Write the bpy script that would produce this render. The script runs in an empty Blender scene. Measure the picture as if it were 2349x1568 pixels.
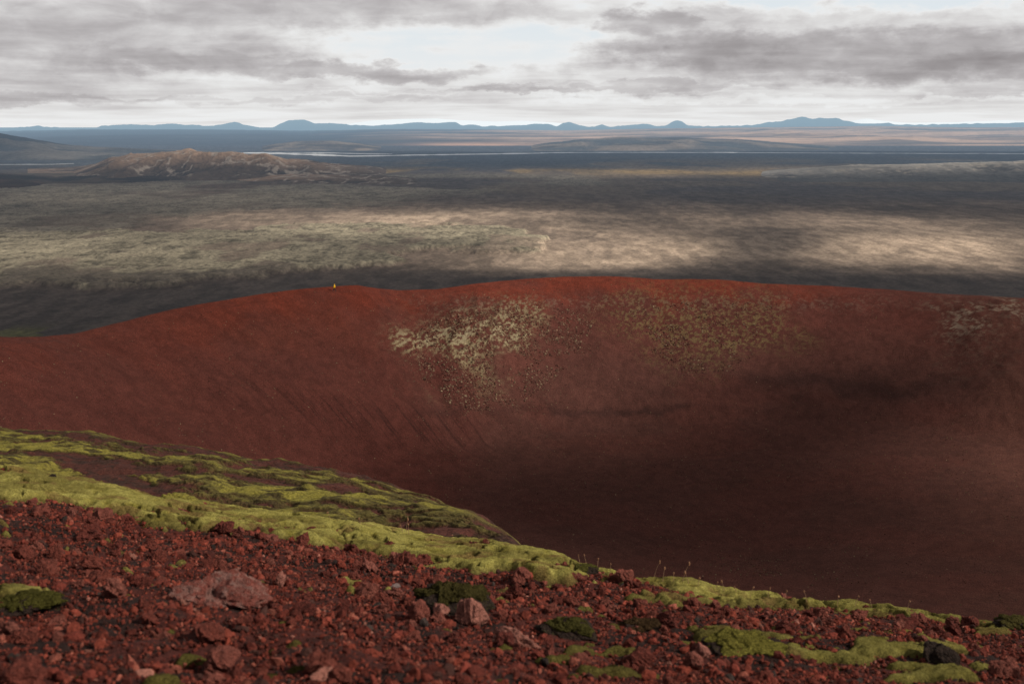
import bpy, math, random, bmesh
import numpy as np
from mathutils import Vector, Matrix, Euler
from mathutils.kdtree import KDTree
random.seed(7); RNG=np.random.default_rng(7)
scene=bpy.context.scene; COL=scene.collection
scene.view_settings.view_transform='Standard'; scene.view_settings.look='None'; scene.view_settings.exposure=0; scene.view_settings.gamma=1
F=2610.0; PITCH=math.radians(10.76); CP,SP=math.cos(PITCH),math.sin(PITCH)
# ------------------------------------------------------------------ camera
cam=bpy.data.cameras.new('camera'); cam.lens=40; cam.sensor_width=36; cam.clip_start=0.05; cam.clip_end=400000
co=bpy.data.objects.new('camera',cam); COL.objects.link(co); co.rotation_euler=(math.pi/2-PITCH,0,0); scene.camera=co
cam.dof.use_dof=True; cam.dof.focus_distance=30; cam.dof.aperture_fstop=5.6
# ------------------------------------------------------------------ survey helpers
def ray(px,py,D):
    X=(np.asarray(px,float)-1174.5)/F; Y=(784-np.asarray(py,float))/F
    dy=CP+Y*SP; s=D/dy
    return X*s, D+0*s, (-SP+Y*CP)*s
def proj(x,y,z):
    d=y*CP-z*SP; u=y*SP+z*CP; d=np.where(d<0.05,0.05,d)
    return 1174.5+F*x/d, 784-F*u/d
def itp(x,pts,k=1): 
    a=np.array(pts,float); return np.interp(x,a[:,0],a[:,k])
def sstep(a,b,x):
    t=np.clip((x-a)/(b-a),0,1); return t*t*(3-2*t)
def hsh(ix,iy,s):
    h=(ix.astype(np.int64)*374761393+iy.astype(np.int64)*668265263+s*982451653)&0xffffffff
    h=((h^(h>>13))*1274126177)&0xffffffff
    h=((h^(h>>16))*2246822519)&0xffffffff
    return ((h^(h>>15))&0xffffff)/float(0xffffff)
def vn(x,y,s=0):
    ix=np.floor(x); iy=np.floor(y); fx=x-ix; fy=y-iy
    fx=fx*fx*fx*(fx*(fx*6-15)+10); fy=fy*fy*fy*(fy*(fy*6-15)+10)
    a=hsh(ix,iy,s);b=hsh(ix+1,iy,s);c=hsh(ix,iy+1,s);d=hsh(ix+1,iy+1,s)
    return (a+(b-a)*fx)*(1-fy)+(c+(d-c)*fx)*fy
def fbm(x,y,o=4,s=0,g=.5):
    r=0;a=1;t=0
    for i in range(o):
        c_,s_=math.cos(.7*i+.3),math.sin(.7*i+.3)
        r=r+a*vn((x*c_-y*s_)*2**i,(x*s_+y*c_)*2**i,s+i*17); t+=a; a*=g
    return r/t
def fbs(x,y,o=4,s=0,g=.5):
    r=0;a=1;t=0
    for i in range(o):
        r=r+a*vn(x*2**i+i*5.3,y*2**i+i*2.7,s+i*17); t+=a; a*=g
    return r/t
def ridged(x,y,o=4,s=0):
    r=0;a=1;t=0
    for i in range(o):
        r=r+a*(1-np.abs(2*vn(x*2**i+i*3.7,y*2**i-i*2.1,s+i*13)-1)); t+=a; a*=.5
    return r/t
def worley(x,y,s=0):
    ix=np.floor(x); iy=np.floor(y); m=np.full(x.shape,9.)
    for dx in(-1,0,1):
        for dy in(-1,0,1):
            cx=ix+dx; cy=iy+dy
            qx=cx+hsh(cx,cy,s); qy=cy+hsh(cx,cy,s+5)
            m=np.minimum(m,(qx-x)**2+(qy-y)**2)
    return np.sqrt(m)
def ell(px,py,cx,cy,rx,ry,rot=0):
    c,s=math.cos(rot),math.sin(rot); dx=px-cx; dy=py-cy
    return np.exp(-(((dx*c+dy*s)/rx)**2+((-dx*s+dy*c)/ry)**2))
def polysd(px,py,poly):
    P=np.array(poly,float); inside=np.zeros(px.shape,bool); d=np.full(px.shape,1e9)
    n=len(P)
    for i in range(n):
        x1,y1=P[i]; x2,y2=P[(i+1)%n]
        ex,ey=x2-x1,y2-y1; t=np.clip(((px-x1)*ex+(py-y1)*ey)/(ex*ex+ey*ey+1e-9),0,1)
        d=np.minimum(d,np.hypot(px-x1-t*ex,py-y1-t*ey))
        c=((y1>py)!=(y2>py))&(px<(x2-x1)*(py-y1)/((y2-y1) if y2!=y1 else 1e-9)+x1)
        inside^=c
    return np.where(inside,d,-d)
def mixc(c,new,m):
    return c+(np.asarray(new)-c)*np.clip(m,0,1)[...,None]
def setp(o,label=None,cat=None,group=None,kind=None):
    if label:o['label']=label
    if cat:o['category']=cat
    if group:o['group']=group
    if kind:o['kind']=kind
def mesh_np(name,V,Fc,mat,col=None,smooth=True,parent=None):
    me=bpy.data.meshes.new(name); V=np.ascontiguousarray(V,dtype=np.float32); Fc=np.ascontiguousarray(Fc,dtype=np.int32)
    k=Fc.shape[1]; me.vertices.add(len(V)); me.vertices.foreach_set('co',V.ravel())
    me.loops.add(Fc.size); me.loops.foreach_set('vertex_index',Fc.ravel())
    me.polygons.add(len(Fc)); me.polygons.foreach_set('loop_start',np.arange(0,Fc.size,k,dtype=np.int32))
    me.polygons.foreach_set('loop_total',np.full(len(Fc),k,dtype=np.int32))
    me.polygons.foreach_set('use_smooth',np.full(len(Fc),smooth))
    me.update(calc_edges=True)
    if col is not None:
        a=me.color_attributes.new('Col','FLOAT_COLOR','POINT')
        c=np.ones((len(V),4),np.float32); c[:,:3]=np.clip(col,0,1); a.data.foreach_set('color',c.ravel())
    me.materials.append(mat); o=bpy.data.objects.new(name,me); COL.objects.link(o); o.parent=parent
    return o
def grid(name,X,Y,Z,mat,col=None,kind='structure',flip=False):
    n,m=X.shape; idx=np.arange(n*m).reshape(n,m)
    q=np.stack([idx[:-1,:-1],idx[:-1,1:],idx[1:,1:],idx[1:,:-1]],-1).reshape(-1,4)
    if flip:q=q[:,::-1]
    o=mesh_np(name,np.stack([X,Y,Z],-1).reshape(-1,3),q,mat,None if col is None else col.reshape(-1,3))
    if kind:o['kind']=kind
    return o
# ------------------------------------------------------------------ materials
class NB:
    def __init__(s,t): s.t=t; t.nodes.clear()
    def n(s,ty,ins=None,**pr):
        d=s.t.nodes.new(ty)
        for k,v in pr.items(): setattr(d,k,v)
        if ins:
            for k,v in ins.items():
                if isinstance(v,bpy.types.NodeSocket): s.t.links.new(v,d.inputs[k])
                elif v is not None: d.inputs[k].default_value=v
        return d
    def m(s,op,a,b=None,c=None,clamp=False):
        ins={0:a}
        if b is not None: ins[1]=b
        if c is not None: ins[2]=c
        return s.n('ShaderNodeMath',ins,operation=op,use_clamp=clamp).outputs[0]
    def mr(s,v,a,b,c,d,smooth=False):
        return s.n('ShaderNodeMapRange',{0:v,1:a,2:b,3:c,4:d},interpolation_type='SMOOTHSTEP' if smooth else 'LINEAR').outputs[0]
    def noise(s,vec,scale,detail=4,rough=.55,dist=0.):
        return s.n('ShaderNodeTexNoise',{'Vector':vec,'Scale':scale,'Detail':detail,'Roughness':rough,'Distortion':dist}).outputs['Fac']
    def mix(s,f,a,b,bt='MIX'):
        d=s.n('ShaderNodeMix',data_type='RGBA',blend_type=bt)
        for i,v in((0,f),(6,a),(7,b)):
            if isinstance(v,bpy.types.NodeSocket): s.t.links.new(v,d.inputs[i])
            else: d.inputs[i].default_value=v
        return d.outputs[2]
def newmat(name):
    m=bpy.data.materials.new(name); m.use_nodes=True; return m,NB(m.node_tree)
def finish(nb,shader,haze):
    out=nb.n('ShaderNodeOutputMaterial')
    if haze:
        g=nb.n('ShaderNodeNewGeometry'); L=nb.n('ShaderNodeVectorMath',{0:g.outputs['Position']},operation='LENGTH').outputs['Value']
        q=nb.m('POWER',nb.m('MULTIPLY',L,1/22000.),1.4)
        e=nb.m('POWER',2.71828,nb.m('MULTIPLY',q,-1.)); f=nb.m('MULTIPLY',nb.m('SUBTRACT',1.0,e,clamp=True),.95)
        c=nb.mix(nb.mr(L,12000,60000,0,1),(.21,.295,.395,1),(.30,.42,.51,1))  # aerial haze put in as emission, growing with distance from the origin
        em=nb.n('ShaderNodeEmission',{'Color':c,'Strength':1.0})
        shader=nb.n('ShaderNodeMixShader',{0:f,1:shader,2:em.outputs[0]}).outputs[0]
    nb.t.links.new(shader,out.inputs[0])
def terrain_mat(name,layers,bumps,haze=False,rough=.95,spec=.15,stretch=None):
    m,nb=newmat(name); tc=nb.n('ShaderNodeTexCoord').outputs['Object']
    if stretch: tc=nb.n('ShaderNodeMapping',{'Vector':tc,'Scale':stretch}).outputs[0]
    col=nb.n('ShaderNodeVertexColor',layer_name='Col').outputs[0]
    for sc,amp,de in layers:
        f=nb.mr(nb.noise(tc,sc,de,.6),.3,.7,1-amp,1+amp)
        col=nb.n('ShaderNodeVectorMath',{0:col,'Scale':f},operation='SCALE').outputs[0]
    nrm=None
    for sc,di,de in bumps:
        b=nb.n('ShaderNodeBump',{'Height':nb.noise(tc,sc,de,.65),'Distance':di,'Strength':1.0,'Normal':nrm}); nrm=b.outputs[0]
    p=nb.n('ShaderNodeBsdfPrincipled',{'Base Color':col,'Roughness':rough,'Specular IOR Level':spec,'Normal':nrm})
    finish(nb,p.outputs[0],haze); return m
M={}
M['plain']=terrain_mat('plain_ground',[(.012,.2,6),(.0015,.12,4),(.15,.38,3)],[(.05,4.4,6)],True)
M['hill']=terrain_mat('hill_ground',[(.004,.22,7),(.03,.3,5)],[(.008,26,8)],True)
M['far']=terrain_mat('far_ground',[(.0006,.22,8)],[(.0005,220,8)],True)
M['crater']=terrain_mat('crater_scoria',[(1.3,.12,5),(5.,.46,3),(.06,.10,5)],[(3.2,.36,5),(.3,.22,5)])
M['spur']=terrain_mat('spur_scoria',[(3.,.2,5),(14.,.4,3)],[(7,.14,6),(.8,.2,4)])
M['fore']=terrain_mat('fore_gravel',[(40.,.4,5),(4.,.2,4)],[(90,.015,5),(12,.04,5)])
M['moss']=terrain_mat('moss_cushions',[(140.,.4,3),(30.,.22,4),(1.6,.15,4)],[(170,.014,3),(45,.022,4)],rough=1,spec=.03)
M['stones']=terrain_mat('scoria_stones',[(35.,.35,5),(130.,.3,3)],[(90,.012,6)])
M['rubble']=terrain_mat('wall_rubble',[(1.5,.3,4)],[(3,.15,4)])
def rockmat(name,c1,c2,c3,lich=None,lo=.55,hi=.62):
    m,nb=newmat(name); g=nb.n('ShaderNodeNewGeometry').outputs['Position']
    r=nb.n('ShaderNodeObjectInfo').outputs['Random']
    cr=nb.n('ShaderNodeValToRGB',{0:r}); e=cr.color_ramp.elements; e[0].color=(*c1,1); e[1].color=(*c3,1); x=e.new(.5); x.color=(*c2,1)
    f=nb.mr(nb.noise(g,40,6,.7),.3,.7,.5,1.6); col=nb.n('ShaderNodeVectorMath',{0:cr.outputs[0],'Scale':f},operation='SCALE').outputs[0]
    if lich:
        f2=nb.mr(nb.noise(g,22,8,.75),lo,hi,0,1); col=nb.mix(f2,col,(*lich,1))
    v=nb.n('ShaderNodeTexVoronoi',{'Vector':g,'Scale':130.}).outputs['Distance']
    b1=nb.n('ShaderNodeBump',{'Height':nb.noise(g,50,8,.75),'Distance':.03,'Strength':1.0})
    b=nb.n('ShaderNodeBump',{'Height':v,'Distance':.006,'Strength':1.,'Normal':b1.outputs[0]})
    p=nb.n('ShaderNodeBsdfPrincipled',{'Base Color':col,'Roughness':.9,'Specular IOR Level':.2,'Normal':b.outputs[0]})
    finish(nb,p.outputs[0],False); return m
M['rock']=rockmat('red_scoria',(.11,.025,.018),(.165,.042,.029),(.22,.073,.054))
M['pinkrock']=rockmat('pink_scoria',(.31,.125,.095),(.35,.145,.11),(.29,.115,.09))
M['palerock']=rockmat('pale_lichen_rock',(.19,.055,.042),(.19,.055,.042),(.19,.055,.042),(.34,.21,.18),.46,.68)
M['darkrock']=rockmat('dark_lava_rock',(.02,.013,.010),(.03,.016,.012),(.03,.02,.015),(.07,.065,.02),.55,.68)
M['greyrock']=rockmat('grey_rock',(.24,.18,.17),(.2,.16,.15),(.26,.2,.19))
def flat(name,c,rough=.8,spec=.3):
    m,nb=newmat(name); tc=nb.n('ShaderNodeTexCoord').outputs['Object']
    f=nb.mr(nb.noise(tc,20,3),.3,.7,.85,1.15); col=nb.n('ShaderNodeVectorMath',{0:tuple(c),'Scale':f},operation='SCALE').outputs[0]
    p=nb.n('ShaderNodeBsdfPrincipled',{'Base Color':col,'Roughness':rough,'Specular IOR Level':spec}); finish(nb,p.outputs[0],False); return m
M['yellow']=flat('yellow_jacket',(.98,.58,.01)); M['skin']=flat('skin',(.5,.27,.18)); M['dark']=flat('dark_cloth',(.025,.03,.04)); M['straw']=flat('dry_straw',(.30,.18,.11)); M['seed']=flat('seed_head',(.22,.11,.06))
m,nb=newmat('river_water'); tc=nb.n('ShaderNodeTexCoord').outputs['Object']
b=nb.n('ShaderNodeBump',{'Height':nb.noise(tc,.02,4),'Distance':1.0,'Strength':.4})
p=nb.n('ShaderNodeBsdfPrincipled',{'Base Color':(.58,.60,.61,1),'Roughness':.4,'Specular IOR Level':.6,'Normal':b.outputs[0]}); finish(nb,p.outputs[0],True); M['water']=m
# ------------------------------------------------------------------ sun
AZ=math.radians(112); EL=math.radians(36)
Ld=np.array([math.cos(EL)*math.sin(AZ),math.cos(EL)*math.cos(AZ),math.sin(EL)])
sl=bpy.data.lights.new('sun','SUN'); sl.energy=4.7; sl.angle=math.radians(.6); sl.color=(1,.90,.77)
so=bpy.data.objects.new('sun',sl); COL.objects.link(so); so.rotation_euler=Vector(Ld).to_track_quat('Z','Y').to_euler()
# ------------------------------------------------------------------ world
w=bpy.data.worlds.new('World'); scene.world=w; w.use_nodes=True; nb=NB(w.node_tree)
dirv=nb.n('ShaderNodeTexCoord').outputs['Generated']; sx=nb.n('ShaderNodeSeparateXYZ',{0:dirv})
az=nb.m('ARCTAN2',sx.outputs[0],sx.outputs[1]); el=nb.m('ARCSINE',sx.outputs[2])
elp=nb.m('MAXIMUM',el,0.0)
v=nb.m('LOGARITHM',nb.m('ADD',elp,.022),2.71828)
vec=nb.n('ShaderNodeCombineXYZ',{0:nb.m('MULTIPLY',az,6.0),1:nb.m('MULTIPLY',v,1.7),2:0.3}).outputs[0]
n1=nb.noise(vec,1.6,9,.58,.3)
vec2=nb.n('ShaderNodeCombineXYZ',{0:nb.m('MULTIPLY',az,4.6),1:nb.m('MULTIPLY',v,3.2),2:4.1}).outputs[0]
n2=nb.noise(vec2,2.2,8,.52,.3)
vec4=nb.n('ShaderNodeCombineXYZ',{0:nb.m('MULTIPLY',az,14.0),1:nb.m('MULTIPLY',el,28.0),2:2.2}).outputs[0]
n3=nb.noise(vec4,1.8,9,.58,.4)
w1=nb.n('ShaderNodeTexNoise',{'Vector':vec4,'Scale':1.4,'Detail':9.,'Roughness':.6}); ws=nb.n('ShaderNodeSeparateColor',{0:w1.outputs['Color']})
azw=nb.m('ADD',az,nb.m('MULTIPLY',nb.m('SUBTRACT',ws.outputs[0],.5),.18)); elw=nb.m('ADD',el,nb.m('MULTIPLY',nb.m('SUBTRACT',ws.outputs[1],.5),.040))
def blob(cx,cy,rx,ry,wt,p=1.6,q=.1):
    a=nb.m('DIVIDE',nb.m('SUBTRACT',azw,(cx-1174.5)/F),rx/F); e=nb.m('DIVIDE',nb.m('SUBTRACT',elw,(288-cy)/F),ry/F)
    d=nb.m('ADD',nb.m('MULTIPLY',a,a),nb.m('MULTIPLY',e,e))
    return nb.m('MULTIPLY',nb.mr(d,q,p,1,0,True),wt)
S=nb.m('ADD',nb.m('MULTIPLY',nb.m('SUBTRACT',n1,.5),.42),nb.m('MULTIPLY',nb.m('SUBTRACT',n2,.5),.68))
S=nb.m('ADD',S,nb.m('MULTIPLY',nb.m('MULTIPLY',nb.m('SUBTRACT',n3,.5),.60),nb.mr(el,.01,.05,.2,1)))
S=nb.m('ADD',S,.18)
for bb in [(1980,140,560,56,.44),(2250,175,360,34,.20),(1560,118,190,38,.20),(1720,85,200,28,.12),(1440,62,120,26,.32),(180,125,520,66,.28),(600,25,760,52,.22),(60,215,220,30,.18),(870,172,280,19,.36),(2280,215,220,16,.20),(100,20,300,40,-.08),
           (1100,115,400,56,-.28),(1950,12,420,34,-.34),(1350,211,300,9,.22),(1450,10,300,30,-.18),(480,150,260,24,.16),(1500,196,250,8,.16),(1800,232,700,8,-.10),(120,235,300,12,.14),(700,232,500,8,.12),(1000,215,300,6,.10)]:
    S=nb.m('ADD',S,blob(*bb))
S=nb.m('ADD',S,nb.mr(el,0.0,.018,-.16,0))
cr=nb.n('ShaderNodeValToRGB',{0:S}); e=cr.color_ramp.elements
e[0].position=.0; e[0].color=(.84,.845,.845,1); e[1].position=1.; e[1].color=(.27,.25,.255,1)
for ps,c in((.14,(.755,.75,.745)),(.30,(.63,.615,.615)),(.5,(.485,.465,.47)),(.75,(.355,.335,.34))):
    x=e.new(ps); x.color=(*c,1)
sky=nb.n('ShaderNodeTexSky',sky_type='NISHITA',sun_disc=False,sun_elevation=EL,sun_rotation=AZ)
skc=nb.n('ShaderNodeVectorMath',{0:sky.outputs[0],'Scale':.1},operation='SCALE').outputs[0]
skc=nb.mix(.9,skc,(.68,.79,.87,1))
gap=nb.m('MULTIPLY',nb.mr(S,-.16,.04,.55,0),nb.mr(el,.03,.09,.1,1))
colr=nb.mix(gap,cr.outputs[0],skc)
colr=nb.mix(nb.mr(el,.13,.35,0,1),colr,(.35,.335,.34,1))
bg=nb.n('ShaderNodeBackground',{'Color':colr,'Strength':1.0}); ow=nb.n('ShaderNodeOutputWorld'); nb.t.links.new(bg.outputs[0],ow.inputs[0])
# ------------------------------------------------------------------ cloud sheets added out of view overhead, shaped to cast the shadows
m,nb=newmat('shadow_cloud_sheet'); tc=nb.n('ShaderNodeTexCoord').outputs['Object']
dn=nb.n('ShaderNodeVertexColor',layer_name='Col').outputs[0]
nz=nb.noise(tc,.0035,6,.6)
f=nb.m('ADD',dn,nb.m('MULTIPLY',nb.m('SUBTRACT',nz,.5),.2),clamp=True)
tr=nb.n('ShaderNodeBsdfTransparent'); tl=nb.n('ShaderNodeBsdfTranslucent',{'Color':(.17,.167,.167,1)})
finish(nb,nb.n('ShaderNodeMixShader',{0:f,1:tr.outputs[0],2:tl.outputs[0]}).outputs[0],False); M['cloud_gobo']=m
CZ=1750.
def deck(name,xs,ys,zp,fn):
    X,Y=np.meshgrid(xs,ys); s=(CZ-zp)/Ld[2]; px,py=proj(X,Y,np.full(X.shape,float(zp)))
    sun=np.clip(fn(px,py,X,Y),0,1); d=1-sun
    grid(name,X+Ld[0]*s,Y+Ld[1]*s,np.full(X.shape,CZ),M['cloud_gobo'],np.repeat(d[...,None],3,-1))
def sun_plain(px,py,X,Y):
    a=fbm(X/420,Y/800,4,3)-.5; b=fbm(X/420+9,Y/800,4,13)-.5; px=px+a*200; py=py+b*22
    s=.12+0*px
    for e_ in [(860,522,360,24,1.1),(1080,494,380,10,.65),(1400,580,290,30,1.1),(1230,545,220,16,.75),(2120,568,290,34,1.05),(1900,506,300,15,.85),(1200,602,160,10,.6),(2280,610,120,14,.5),(400,365,300,30,1.1),(2200,388,330,16,.9),(200,590,600,52,.66),(300,450,500,25,.38),(1500,395,600,10,.6),(640,350,200,10,.6)]:
        s=s+e_[4]*ell(px,py,*e_[:4])
    s=s-.9*ell(px,py,1740,575,100,34)
    s=np.where(py<345,.3+.7*sstep(900,1300,px),s)
    return s
deck('cloud_shadow_sheet_far',np.arange(-9000,9001,45.),np.arange(1000,11500,42.),-250,sun_plain)
def sun_crater(px,py,X,Y):
    a=fbm(X/40,Y/40,3,5)-.5; b=fbm(X/40+5,Y/40,3,6)-.5; px=px+a*120; py=py+b*45
    s=.64+0*px
    s=s+.35*ell(px,py,1250,690,1000,50)+.25*ell(px,py,1100,800,350,100)-.10*ell(px,py,300,950,600,120)
    s=s-1.3*np.clip(ell(px,py,1850,1000,520,85)*1.8,0,1)-1.0*ell(px,py,2080,875,260,60)-.45*ell(px,py,1330,985,300,40)
    s=s+.55*sstep(2210,2330,px)*sstep(850,900,py)*sstep(1010,940,py)
    s=s-.35*sstep(1400,1900,px)*sstep(1020,1120,py)
    s=np.where(py>1080,np.maximum(s,.34*sstep(1080,1300,py)),s)
    return np.where(Y<75,.93,np.maximum(s,0))
deck('cloud_shadow_sheet_near',np.arange(-330,380,6.),np.arange(-60,470,6.),-60,sun_crater)
# ------------------------------------------------------------------ plain
pxs=np.arange(-900,3251,3.0)
pyr=np.concatenate([[290.2,291,292.5,294],np.arange(296,420,1.1),np.arange(420,800,.9)])
ang=PITCH+np.arctan((pyr-784)/F); Ds=np.minimum(250/np.tan(ang),150000)
Ds=np.concatenate([Ds,[1150,1000,800,600,450,300,200,100]])
PX,DD=np.meshgrid(pxs,Ds); YY=DD
XX=(PX-1174.5)/F*(DD*CP+250*SP); px,py=proj(XX,YY,np.full(XX.shape,-250.))
n_a=fbm(XX/300,YY/300,4,1)-.5; n_b=fbm(XX/60,YY/60,5,2)-.5
wx=px+n_a*110+n_b*90; wy=py+(n_a*22+n_b*20)*np.clip((py-330)/200,0,1.2)
lavaA=[(-900,545),(200,535),(420,538),(600,533),(700,514),(900,514),(1100,518),(1210,530),(1250,556),(1190,572),(1010,572),(900,585),(945,603),(915,615),(700,628),(450,648),(230,662),(0,660),(-900,655)]
lavaB=[(-900,422),(0,424),(300,420),(700,406),(1000,396),(1350,402),(1400,425),(1000,454),(900,468),(600,486),(400,512),(200,536),(0,548),(-900,550)]
sA=polysd(wx,wy,lavaA); sB=polysd(wx,wy,lavaB)
mA=sstep(-2,3,sA); mB=sstep(-6,9,sB)
far=np.clip((YY-7500)/3000,0,1)
jx=XX+(fbm(XX/40,YY/40,3,46)-.5)*40; jy=YY+(fbm(XX/40,YY/40,3,47)-.5)*60
rough=.5*ridged(jx/8,jy/20,4,4)+.5*fbm(jx/34,jy/70,5,48,.6); rl=fbm(XX/120,YY/200,4,44)
H=-250+ (fbm(XX/900,YY/900,3,8)-.5)*10*(1-far)*np.clip((py-300)/100,0,1)
H=H+mA*(8+2.4*(rough-.5)*2+2*(rl-.5))+mB*(3+1.8*(rough-.5)*2+2*(rl-.5))
C=np.zeros(XX.shape+(3,))+np.array([.105,.080,.066])
big=fbm(XX/700,YY/900,5,21); med=fbm(XX/150,YY/400,5,22); fin=fbm(XX/18,YY/60,4,23)
C=mixc(C,[.18,.138,.108],sstep(.42,.65,big))
C=mixc(C,[.064,.050,.044],sstep(.5,.36,med)*.5)
C=mixc(C,[.055,.045,.043],sstep(.5,.3,fbm(XX/400,YY/1200,5,31))*.45)
C=mixc(C,[.43,.335,.255],np.clip(ell(wx,wy,1420,578,440,45)+ell(wx,wy,2130,562,420,52)+ell(wx,wy,900,505,560,28),0,1)*(.65+.35*sstep(.3,.5,med)))  # pools of sunlight on the flats partly painted into the ground colour
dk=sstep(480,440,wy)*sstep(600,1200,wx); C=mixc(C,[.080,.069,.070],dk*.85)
C=mixc(C,[.050,.062,.080],sstep(405,375,wy)*.92)  # far plain's shade and bluish haze painted into its colour
C=mixc(C,[.27,.19,.09],sstep(.40,.56,fbm(XX/500,YY/1500,5,41))*np.exp(-((wy-396)/9)**2)*sstep(600,900,px)*sstep(2250,1950,px))
C=mixc(C,[.16,.125,.09],sstep(.47,.58,fbm(XX/700,YY/1100,5,43))*sstep(470,430,wy)*sstep(355,375,wy)*.6)
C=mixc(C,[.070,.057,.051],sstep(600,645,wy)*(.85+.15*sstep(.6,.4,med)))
C=mixc(C,[.12,.12,.04],sstep(.52,.62,fbm(XX/60,YY/120,4,51))*ell(px,py,60,765,130,14)*.8)
trk=np.abs(fbm(XX/520,YY/520,3,61)-.5); C=mixc(C,[.05,.04,.037],(trk<.0012)*.4*sstep(420,480,py))
C=C*(.78+.44*sstep(.3,.7,fin))[...,None]
Rr=np.clip(rough,0,1)
chn=np.abs(fbm(XX/140,YY/220,4,66)-.5)
shp=sstep(.36,.66,Rr)
lavc=np.array([.265,.235,.170])*(.45+.78*shp)[...,None]*(.8+.4*rl)[...,None]
lavc=lavc*(1-.45*sstep(.022,.0,chn))[...,None]
bare=sstep(.60,.68,fbm(XX/110,YY/260,5,73))
C=C+(lavc-C)*(mA*(1-.7*bare))[...,None]
lavc2=np.array([.195,.175,.140])*(.5+.7*shp)[...,None]*(.8+.4*rl)[...,None]*(1-.35*sstep(.022,.0,chn))[...,None]
hol=sstep(.72,.50,fbm(XX/350,YY/500,4,71))
C=C+(lavc2-C)*(mB*.9*hol)[...,None]
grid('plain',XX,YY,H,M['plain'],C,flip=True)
# ------------------------------------------------------------------ river
def strip(pts):
    a=np.array(pts,float); t=np.linspace(a[0,0],a[-1,0],400); cy=np.interp(t,a[:,0],a[:,1]); hw=np.interp(t,a[:,0],a[:,2])
    cy=cy+(fbm(t/90,t*0,3,81)-.5)*1.2; hw=hw*(.25+1.3*fbm(t/25,t*0+3,3,82))*.85
    V=[]
    for s_ in(-1,1):
        p_=cy+s_*hw; D=248.6/np.tan(PITCH+np.arctan((p_-784)/F)); V.append(np.stack([(t-1174.5)/F*(D*CP+250*SP),D,np.full(t.shape,-248.6)],-1))
    i=np.arange(399); q=np.stack([i,i+1,i+401,i+400],-1)
    return np.concatenate(V),q
Vs=[];Qs=[];off=0
for pts in [[(540,351,.8),(620,351,2.2),(700,354,2.6),(800,358,1.6),(950,356,1.5),(1100,353.5,1.2),(1200,352,1.6),(1260,350.5,1.)],[(1240,350,.8),(1600,350,.8),(1900,351,.6),(2349,353,.7),(3000,353,.7)],[(600,349.3,.5),(700,350.5,1.),(900,353,.6)],[(-600,378,.8),(0,378,.9),(120,377,.8),(170,375,.5)]]:
    V,q=strip(pts); Vs.append(V); Qs.append(q+off); off+=len(V)
o=mesh_np('river',np.concatenate(Vs),np.concatenate(Qs)[:,::-1],M['water']); o['kind']='structure'
# ------------------------------------------------------------------ hills
def hill(name,crest,Dc,Df,Db,mat,cf,amp=.25,gs=1.,nx=500,ny=110,seed=0,sharp=1.,jag=0.,base=-252):
    a=np.array(crest,float); P_=np.linspace(a[0,0],a[-1,0],nx); cy=np.interp(P_,a[:,0],a[:,1])
    k=np.ones(5)/5; cy=np.convolve(np.pad(cy,2,'edge'),k,'valid')+(fbm(P_/14,P_*0,4,seed)-.5)*jag
    _,_,zc=ray(P_,cy,Dc); h=np.maximum(zc-base,0)
    fr=int(ny*.7); y=np.concatenate([np.linspace(Df,Dc,fr),np.linspace(Dc,Db,ny-fr+1)[1:]])
    pr=np.concatenate([np.linspace(0,1,fr),np.linspace(1,0,ny-fr+1)[1:]]); pf=np.where(np.arange(ny)<fr,pr**sharp,pr*pr*(3-2*pr))
    PXg,Yg=np.meshgrid(P_,y); Xg=(PXg-1174.5)/F*(Yg*CP+150*SP)
    g=ridged(Xg/(gs),Yg/(gs*1.8),5,seed)-.55; T=pf[:,None]
    Z=base+h[None,:]*T+h[None,:]*amp*g*(T*(1-T)*4)
    pxg,pyg=proj(Xg,Yg,Z)
    return grid(name,Xg,Yg,Z,mat,cf(pxg,pyg,Xg,Yg,g,T+0*Xg),flip=False)
def cplateau(px,py,X,Y,g,T):
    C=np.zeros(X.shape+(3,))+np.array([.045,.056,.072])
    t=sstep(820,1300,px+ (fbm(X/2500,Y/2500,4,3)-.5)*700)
    C=mixc(C,[.62,.42,.30],t*(.35+.65*sstep(.34,.54,fbm(X/2600,Y/1500,6,5)+T*.1)))  # sunlit tan and unlit blue of the plateau put into its colour
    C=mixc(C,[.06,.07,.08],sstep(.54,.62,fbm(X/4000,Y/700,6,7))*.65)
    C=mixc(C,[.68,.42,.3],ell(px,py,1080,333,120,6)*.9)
    return C
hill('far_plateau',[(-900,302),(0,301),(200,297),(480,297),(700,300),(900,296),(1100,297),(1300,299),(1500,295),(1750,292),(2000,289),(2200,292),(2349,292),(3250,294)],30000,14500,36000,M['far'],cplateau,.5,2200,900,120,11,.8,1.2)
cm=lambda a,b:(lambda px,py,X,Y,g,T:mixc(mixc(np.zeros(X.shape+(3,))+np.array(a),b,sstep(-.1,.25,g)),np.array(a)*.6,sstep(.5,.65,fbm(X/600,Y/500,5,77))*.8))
hill('far_hill',[(560,349),(620,332),(680,324),(760,323),(830,330),(900,342),(960,349)],13500,11600,15500,M['hill'],cm([.07,.07,.075],[.20,.165,.135]),.5,600,300,60,12,.8,1.6)
hill('far_hill',[(1180,346),(1210,338),(1250,329),(1330,320),(1380,317),(1430,314),(1500,316),(1560,315),(1640,320),(1700,320),(1760,325),(1850,333),(1950,338)],14000,11600,16500,M['hill'],cm([.06,.068,.075],[.18,.15,.125]),.6,600,400,80,13,.7,1.8)
hill('left_hill',[(-700,330),(-300,300),(-60,300),(0,305),(60,316),(150,332),(220,338),(300,341),(420,348),(560,353),(640,356)],10500,8400,12500,M['hill'],cm([.055,.062,.07],[.14,.13,.12]),.7,500,500,100,14,.8,2.)
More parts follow.
